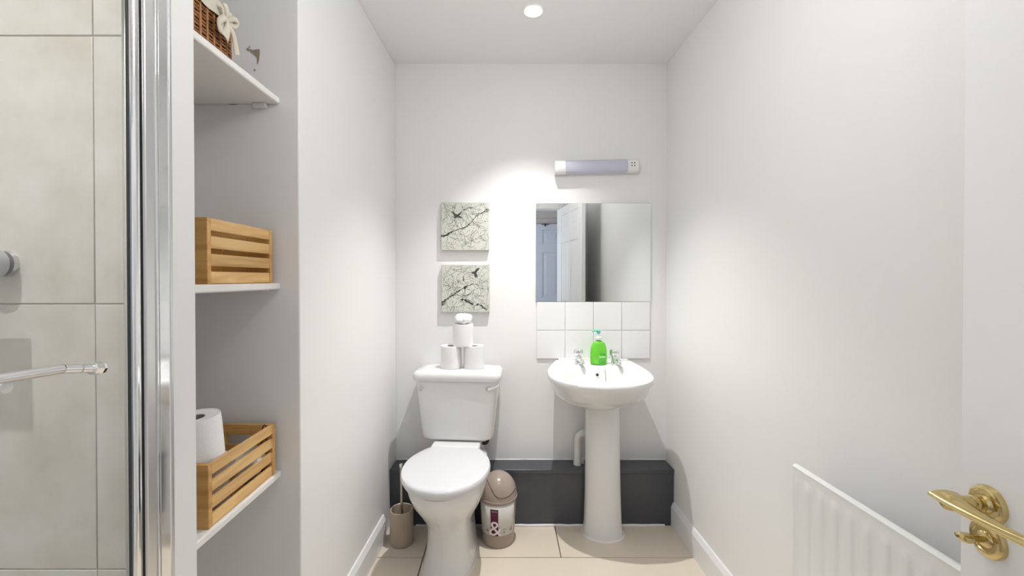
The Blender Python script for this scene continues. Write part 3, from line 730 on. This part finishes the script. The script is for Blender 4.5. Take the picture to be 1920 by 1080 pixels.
# ------------------------------------------------------------------ mirror light
YL = YB-.035
a0, zt0 = at(1040, 302, YL); a1, zb0 = at(1197, 326, YL)
sl = thing('shaver_light', 'white strip light with lavender diffuser and shaver socket above the mirror', 'light', (a0, YB, (zt0+zb0)/2))
WL = a1-a0; hh = (zt0-zb0)/2
sl.rotation_euler = (0, math.radians(-1.4), 0)
MB().box(.004, WL-.004, -.026, -.0005, -hh*.95, hh*.95).build('base', 'lamp_body', sl, bevel=.006, seg=4)
def capsule(x0, x1, name, m, r=.0, hz=hh, dep=.06, par=sl):
    pr = [(-.012, hz), (-dep*.7, hz), (-dep*.93, hz*.72), (-dep, hz*.2), (-dep, -hz*.4), (-dep*.9, -hz*.85), (-dep*.7, -hz), (-.012, -hz)]
    return MB().loft([[(x, y, z) for y, z in pr] for x in (x0, x1)]).build(name, m, par, bevel=.003, seg=3)
dx0 = at(1062, 0, YB-.052)[0]-a0; dx1 = at(1178, 0, YB-.052)[0]-a0
capsule(.0, dx0-.0005, 'end_cap', 'lamp_body')
capsule(dx0, dx1, 'diffuser', 'diffuser', hz=hh*.97)
so = capsule(dx1+.0005, WL, 'shaver_socket', 'lamp_body', dep=.052)
for i in (0, 1):
    for j in (0, 1):
        disc_y((dx1+.021+i*.014, -.052, .006-j*.0135+.003), .0032, [(1,-.002),(1,.0006),(.1,.0008)], 12).build('socket_hole', 'dark', so)

# ------------------------------------------------------------------ pictures
def picture(x0p, y0p, x1p, y1p, label, kind):
    D = .026
    ax, az1 = at(x0p, y0p, YB-D); bx, az0 = at(x1p, y1p, YB-D)
    t = thing('canvas_picture', label, 'picture', ((ax+bx)/2, YB, (az0+az1)/2), group='bird canvases above the toilet')
    w = bx-ax; h = az1-az0
    MB().box(-w/2, w/2, -D, -.001, -h/2, h/2).build('canvas', 'canvas', t, bevel=.0015)
    rnd = random.Random(11+kind)
    P = lambda u, v, k=0: Vector(((u-.5)*w, -D-.0002-k*.0002, (.5-v)*h))   # u,v from the top left
    def clampu(p): return Vector((max(-w/2+.001, min(w/2-.001, p.x)), p.y, max(-h/2+.001, min(h/2-.001, p.z))))
    tw_ = MB()
    for _ in range(115):
        u, v = rnd.random(), rnd.random(); a = rnd.uniform(0, 2*PI); L = rnd.uniform(.15, .5); pts = []
        for s_ in range(9):
            pts.append(clampu(P(u, v))); a += rnd.uniform(-.5, .5); u += math.cos(a)*L/9; v += math.sin(a)*L/9
            if not (0 < u < 1 and 0 < v < 1): break
        if len(pts) > 2: tw_.ribbon(pts, [.0028*(1-.7*i/len(pts)) for i in range(len(pts))])
    for _ in range(160):
        u, v = rnd.uniform(.03,.97), rnd.uniform(.03,.97); r_ = rnd.uniform(.008,.02); a0_ = rnd.uniform(0,6)
        tw_.ribbon([clampu(P(u-r_*math.cos(a0_), v-r_*math.sin(a0_))), clampu(P(u,v)), clampu(P(u+r_*math.cos(a0_), v+r_*math.sin(a0_)))], [.0008,.0048,.0008])
    tw_.build('twig_print', 'twig', t, kind='stuff')
    br = MB()
    def branch(uv, w0, w1, leaves, k=1):
        p_ = cr([clampu(P(u, v, k)) for u, v in uv], 5)
        br.ribbon(p_, [w0+(w1-w0)*i/(len(p_)-1) for i in range(len(p_))])
        for _ in range(leaves):
            c = rnd.choice(p_); a = rnd.uniform(0, 6.28); L = rnd.uniform(.005, .012); off = Vector((rnd.uniform(-.006,.006), 0, rnd.uniform(-.006,.006)))
            dv = Vector((math.cos(a)*L, 0, math.sin(a)*L)); c = c+off
            br.ribbon([clampu(c-dv*.5), clampu(c), clampu(c+dv*.5)], [.0008,.0048,.0008])
    if kind == 0:
        branch([(0,.71),(.08,.69),(.2,.63),(.35,.57),(.5,.52),(.6,.45),(.68,.36),(.76,.26),(.86,.22),(1,.18)], .0045, .0022, 34)
        branch([(.86,.22),(.93,.17),(.97,.12)], .002, .001, 6); branch([(0,.71),(.1,.70),(.16,.67)], .005, .003, 8)
        bird = [(.215,.185),(.25,.20),(.30,.245),(.345,.255),(.385,.225),(.44,.18),(.445,.19),(.40,.25),(.375,.275),(.41,.30),(.455,.335),(.40,.325),(.345,.315),(.30,.325),(.265,.33),(.29,.30),(.275,.27),(.24,.235)]
    else:
        branch([(0,.80),(.12,.72),(.25,.63),(.4,.53),(.52,.46),(.66,.41)], .005, .0025, 50)
        branch([(0,.85),(.1,.76)], .004, .003, 6)
        branch([(.40,.73),(.5,.75),(.58,.80),(.64,.83)], .004, .005, 38); branch([(.72,.86),(.78,.85),(.85,.89),(.92,.93)], .003, .004, 22)
        branch([(.46,.26),(.48,.22),(.56,.175),(.62,.16)], .0012, .0012, 0); branch([(.45,.36),(.46,.24)], .001, .0025, 5)
        branch([(.66,.41),(.8,.44),(1,.48)], .0014, .001, 0)
        bird = [(.61,.17),(.655,.155),(.69,.14),(.72,.10),(.76,.075),(.80,.07),(.77,.11),(.745,.14),(.725,.175),(.73,.205),(.76,.25),(.73,.265),(.715,.255),(.695,.28),(.69,.235),(.675,.20),(.64,.185)]
    br.build('branch_print', 'ink2', t, kind='stuff')
    MB().prism_xz([(P(u,v).x, P(u,v).z) for u, v in bird], -D-.0010, -D+.0005).build('bird_print', 'ink', t)
picture(827, 379, 917, 469, 'upper square canvas of a bird above a dark branch', 0)
picture(828, 496, 918, 585, 'lower square canvas of a bird above leafy branches', 1)

# ------------------------------------------------------------------ pedal-free swing bin
BNX = at(934, 1000, 1.99)[0]
bn = thing('swing_bin', 'taupe plastic swing bin with domed lid beside the toilet', 'bin', (BNX, 1.985, 0), math.radians(0))
RB = lambda z: .0745+(.0865-.0745)*z/.215
MB().lathe([(.068,0),(.0735,.003),(.0750,.008),(.0865,.205),(.0865,.21)], 48).build('body', 'taupe', bn, smooth=True)
MB().lathe([(.0868,.208),(.0905,.210),(.0915,.214),(.0905,.218),(.0880,.219)], 48).build('rim', 'taupe', bn, smooth=True)
lidp = [(.0885,.2185)]+[(.0885*math.cos(a)**.9, .222+.098*math.sin(a)) for a in [PI/2*k/14 for k in range(14)]]+[(.002,.320)]
dm = MB().lathe(lidp, 48).build('domed_lid', 'taupe', bn, smooth=True)
def dome(th, el): return Vector((.0892*math.cos(el)**.9*math.cos(th), .0892*math.cos(el)**.9*math.sin(th), .222+.0985*math.sin(el)))
sm = cr([(math.radians(t_), math.radians(e_), 0) for t_, e_ in ((-175,52),(-150,50),(-130,44),(-112,31),(-98,17),(-84,10.5),(-66,10),(-46,13),(-30,17),(-15,19))], 5)
MB().tube([dome(p.x, p.y) for p in sm], .0011, 6).build('flap_seam', 'dark', dm, smooth=True)
patch(-2.85, -.50, .062, .203, .0006, 'label', 'label', bn, RB, 1, 30)
patch(-1.98, -1.55, .062, .186, .0014, 'label_stripe', 'maroon', bn, RB, 1, 8)
def text_on_bin(txt, size, a_c, z_c, off, m, name):
    cu = bpy.data.curves.new(name, 'FONT'); cu.body = txt; cu.size = size; cu.align_x = 'CENTER'; cu.align_y = 'CENTER'; cu.resolution_u = 4
    to = bpy.data.objects.new(name, cu); COL.objects.link(to)
    bpy.context.view_layer.update()
    me = bpy.data.meshes.new_from_object(to.evaluated_get(bpy.context.evaluated_depsgraph_get()))
    bpy.data.objects.remove(to)
    bm = bmesh.new(); bm.from_mesh(me); bmesh.ops.triangulate(bm, faces=bm.faces); bmesh.ops.subdivide_edges(bm, edges=bm.edges, cuts=1)
    for v in bm.verts:
        z = z_c+v.co.y; a = a_c+v.co.x/RB(z); R_ = RB(z)+off; v.co = (R_*math.cos(a), R_*math.sin(a), z)
    bm.to_mesh(me); bm.free(); me.materials.clear(); me.materials.append(M[m])
    o = bpy.data.objects.new(name, me); COL.objects.link(o); o.parent = bn
    return o
text_on_bin('&', .098, -1.72, .094, .0026, 'whiteink', 'ampersand')
for k in range(5): patch(-1.92+k*.065, -1.92+k*.065+.045, .174, .180, .0022, 'label_lettering', 'labelink', bn, RB, 1, 2)
patch(-2.30, -2.14, .076, .086, .0012, 'label_mark', 'labelink', bn, RB, 1, 3)
for k in range(5): patch(-1.30+k*.05, -1.30+k*.05+.035, .090, .093, .0012, 'label_mark', 'labelink', bn, RB, 1, 2)
patch(-1.26, -1.16, .074, .083, .0012, 'label_mark', 'labelink', bn, RB, 1, 3)
patch(-.84, -.62, .076, .091, .0012, 'label_mark', 'labelink', bn, RB, 1, 4)

# ------------------------------------------------------------------ toilet brush
tbx = at(753.5, 985, 1.965)[0]
tb = thing('toilet_brush', 'beige stoneware toilet brush pot with steel handled brush', 'toilet brush', (tbx, 1.962, 0))
MB().lathe([(.045,0),(.0515,.003),(.0535,.012),(.0545,.08),(.0540,.150),(.0525,.158),(.0495,.1595),(.0465,.157),(.0455,.145),(.0455,.02),(.001,.015)], 44).build('pot', 'ceramic_beige', tb, smooth=True)
MB().tube([(.004,.004,.02),(.000,0,.20),(-.002,0,.355)], [.0065,.0062,.0062], 14).build('handle', 'steel', tb, smooth=True)
MB().tube([(-.002,0,.353),(-.002,0,.357),(-.002,0,.3665),(-.002,0,.369)], [.007,.0085,.0085,.004], 14).build('handle_tip', 'chrome', tb, smooth=True)
MB().lathe([(.01,.016),(.028,.02),(.03,.07),(.01,.085)], 24).build('brush_head', 'seat', tb, smooth=True)

# ------------------------------------------------------------------ radiator
RX = .782; ry1 = 1.137; zr = at(1487, 869, ry1)[1]
ra_ = thing('radiator', 'white panel radiator on the right wall beside the open door', 'radiator', (RX, ry1, .14), math.radians(1.1))
RH = zr-.14; RL = 1.0; pitch = .0435
# corrugated front sheet: flutes with rounded ends
m = MB(); ny, nz = 230, 26
zs_ = [0,.004,.012,.03,.034,.038,.042,.046,.05,.054,.06]+[.06+(RH-.12)*k/5 for k in range(1,6)]+[RH-.054,RH-.050,RH-.046,RH-.042,RH-.038,RH-.034,RH-.030,RH-.026,RH-.020,RH-.012]
for j, z in enumerate(zs_):
    for i in range(ny+1):
        y = -RL*i/ny; ph = ((y+.033) / pitch) % 1.0
        f = .5+.5*math.cos(2*PI*(ph-.5)); f = min(1, max(0, (f-.35)/.4)); f = f*f*(3-2*f)
        # ends of the flutes
        e = min(1, max(0, min((z-.034)/.016, (RH-.026-z)/.020)))
        if y > -.012 or y < -RL+.012: f = 0
        m.v.append((-.0032*f*e, y, z))
for j in range(len(zs_)-1):
    for i in range(ny):
        a = j*(ny+1)+i; m.f.append((a, a+1, a+ny+2, a+ny+1))
pn = m.build('front_panel', 'rad', ra_, smooth=True)
MB().loft([[(x, y, z) for x, z in ((0,RH-.0125),(-.0005,RH-.006),(.004,RH-.0015),(.009,RH),(.014,RH-.0015),(.018,RH-.006),(.018,RH-.03),(.010,RH-.03),(.010,RH-.0125))] for y in (.0005,-RL-.0005)]).build('top_edge', 'rad', ra_, smooth=True)
MB().box(.001,.018,-.0005,.0006,0,RH-.012).build('end_edge', 'rad', ra_); MB().box(.010,.018,-RL,0,0,RH-.03).build('back_panel', 'rad', ra_)
for y in (-.15, -.8): MB().box(.018, .085, y-.015, y+.015, RH-.16, RH-.08).build('bracket', 'rad', ra_)
MB().tube([(.009,-.012,.03),(.009,.03,.03),(.009,.03,-.139)], .0075, 12).build('pipe', 'chrome', ra_, smooth=True)

# ------------------------------------------------------------------ doors
def six_panel(root, W_, H_, T_, m, faces=(0,1)):
    """Slab in local x 0..T_, y 0..W_, z .006..H_. Six recessed panels."""
    st_, ms = .105, .095; pw = (W_-2*st_-ms)/2
    zr_ = [.006, .21, .80, .97, 1.60, 1.73, H_-.085, H_]     # rail/panel boundaries
    rc_ = .006
    MB().box(rc_, T_-rc_, st_*.5, W_-st_*.5, .05, H_-.04).build('core_board', m, root)
    MB().box(0, T_, 0, st_, .006, H_).build('stile', m, root, bevel=.0015, seg=1)
    MB().box(0, T_, W_-st_, W_, .006, H_).build('stile', m, root, bevel=.0015, seg=1)
    for a, b in ((zr_[0],zr_[1]),(zr_[2],zr_[3]),(zr_[4],zr_[5]),(zr_[6],zr_[7])):
        MB().box(0, T_, st_, W_-st_, a, b).build('rail', m, root, bevel=.0015, seg=1)
    for a, b in ((zr_[1],zr_[2]),(zr_[3],zr_[4]),(zr_[5],zr_[6])):
        MB().box(0, T_, st_+pw, st_+pw+ms, a, b).build('mullion', m, root, bevel=.0015, seg=1)
        for y0 in (st_, st_+pw+ms):
            i0, i1 = .022, .048
            mb = MB()
            for side in (0, 1):
                xa, xb = (rc_+.001, .002) if side == 0 else (T_-rc_-.001, T_-.002)
                r0 = [(xa,y0+i0,a+i0),(xa,y0+pw-i0,a+i0),(xa,y0+pw-i0,b-i0),(xa,y0+i0,b-i0)]
                r1 = [(xb,y0+i1,a+i1),(xb,y0+pw-i1,a+i1),(xb,y0+pw-i1,b-i1),(xb,y0+i1,b-i1)]
                mb.loft([r0, r1])
            mb.build('panel', m, root)
hx, hy = .5805, YF; ex, ey = .691, .635
ang = -math.atan2(ex-hx, ey-hy); DW = math.hypot(ex-hx, ey-hy)
d1 = thing('door_1', 'white panelled bathroom door standing open at the right', 'door', (hx, hy, 0), ang, kind='structure')
six_panel(d1, DW, 1.965, .035, 'gloss')
# handle
Ri = Matrix.Rotation(-ang, 3, 'Z')
hy_l = DW-.045
Yh = .592; hz_ = at(1857, 944, Yh)[1]; hz2 = at(1856, 1010, Yh)[1]
def disc_x(c, prof, n=40):
    """lathe along local -x"""
    return MB().loft([[(c[0]-b, c[1]+a*math.cos(2*PI*i/n), c[2]+a*math.sin(2*PI*i/n)) for i in range(n)] for a, b in prof])
hr = disc_x((0,hy_l,hz_), [(.0255,-.001),(.0255,.004),(.0245,.0065),(.021,.0085),(.0195,.0085),(.018,.0070),(.0135,.0072),(.0125,.0095),(.011,.012)]).build('handle_rose', 'brass', d1, smooth=True)
tag(hr, 'polished brass lever handle')
disc_x((0,hy_l,hz_), [(.0085,.010),(.0085,.018),(.0105,.019),(.0105,.022),(.0085,.023),(.0095,.040),(.0125,.050),(.0115,.056),(.004,.058)], 28).build('neck', 'brass', hr, smooth=True)
# lever blade: tapering plate running back from the free edge towards the hinge
def lever():
    # plan outline (x outward negative, y along door)
    out = cr([(-.066,hy_l+.016,0),(-.064,hy_l-.005,0),(-.060,hy_l-.035,0),(-.056,hy_l-.070,0),(-.052,hy_l-.100,0),(-.050,hy_l-.122,0)], 4)
    inn = cr([(-.030,hy_l+.010,0),(-.034,hy_l-.010,0),(-.037,hy_l-.035,0),(-.039,hy_l-.070,0),(-.039,hy_l-.100,0),(-.038,hy_l-.122,0)], 4)
    n = len(out); rings = []
    for i in range(n):
        a, b = Vector(out[i]), Vector(inn[i]); f = i/(n-1); th = .0024
        dz = -.004*math.sin(PI*f)-.006*max(0, f-.8)/.2
        ring = []
        for s_, t_ in ((0,-.2),(0.04,-1),(.3,-1.3),(.6,-1.3),(.96,-1),(1,-.2),(1,.4),(.94,1),(.6,1.5),(.3,1.5),(.05,1),(0,.4)):
            p = a.lerp(b, s_); arch = .003*math.sin(PI*s_)
            ring.append((p.x, p.y, hz_+dz+arch+th*t_+.002+.004*s_))
        rings.append(ring)
    return MB().loft(rings)
lever().build('lever', 'brass', hr, smooth=True)
tr_ = disc_x((0,hy_l,hz2), [(.0255,-.001),(.0255,.003),(.0245,.0055),(.020,.0075),(.0175,.0075),(.0165,.006),(.012,.006),(.011,.008),(.008,.010)]).build('thumbturn_rose', 'brass', d1, smooth=True)
disc_x((0,hy_l,hz2), [(.005,.008),(.005,.024),(.006,.026)], 20).build('spindle', 'brass', tr_, smooth=True)
MB().loft([[(-x, hy_l+w*math.cos(a)*1.0, hz2+h*math.sin(a)) for a in [2*PI*i/20 for i in range(20)]] for x, w, h in ((.022,.005,.004),(.024,.0095,.0055),(.031,.011,.0062),(.036,.010,.0055),(.038,.005,.003))]).build('thumbturn', 'brass', tr_, smooth=True)
for z in (.25, 1.75): MB().tube([(-.004,.0,z-.04),(-.004,.0,z+.04)], .006, 10).build('hinge', 'gloss', d1, smooth=True)
# frame of doorway
tr2 = thing('trim_2', 'white architrave around the bathroom doorway', 'door frame', (DX0, YF, 0), kind='structure')
MB().box(-.06, 0, 0, .014, 0, DZ+.06).build('architrave', 'gloss', tr2, bevel=.004)
MB().box(DX1-DX0+.005, DX1-DX0+.06, 0, .014, 0, DZ+.06).build('architrave', 'gloss', tr2, bevel=.004)
MB().box(0, DX1-DX0+.005, 0, .014, DZ, DZ+.06).build('architrave', 'gloss', tr2, bevel=.004)
# hall door
hdx = .94
d2 = thing('door_2', 'bluish white six-panel hall door reflected in the mirror', 'door', (.115, -1.545, 0), -PI/2, kind='structure')
# local +y -> world +x after rotation by -90 deg; local +x -> world -y
six_panel(d2, .76, 2.0, .035, 'hall_door')
MB().box(-.006,.0,-.0+.0,.0,0,0)
hk = MB().box(-.012, -.0005, .455, .47, 1.965, 2.004).box(-.016, -.004, .41, .52, 1.992, 2.002).build('over_door_hook', 'dark', d2)
tr3 = thing('trim_3', 'architrave around the hall door', 'door frame', (.115, -1.6, 0), kind='structure')
MB().box(-.07, -.004, 0, .02, 0, 2.08).build('architrave', 'hall_wall', tr3, bevel=.004)
MB().box(.764, .83, 0, .02, 0, 2.08).build('architrave', 'hall_wall', tr3, bevel=.004)
MB().box(-.004, .764, 0, .02, 2.006, 2.08).build('architrave', 'hall_wall', tr3, bevel=.004)
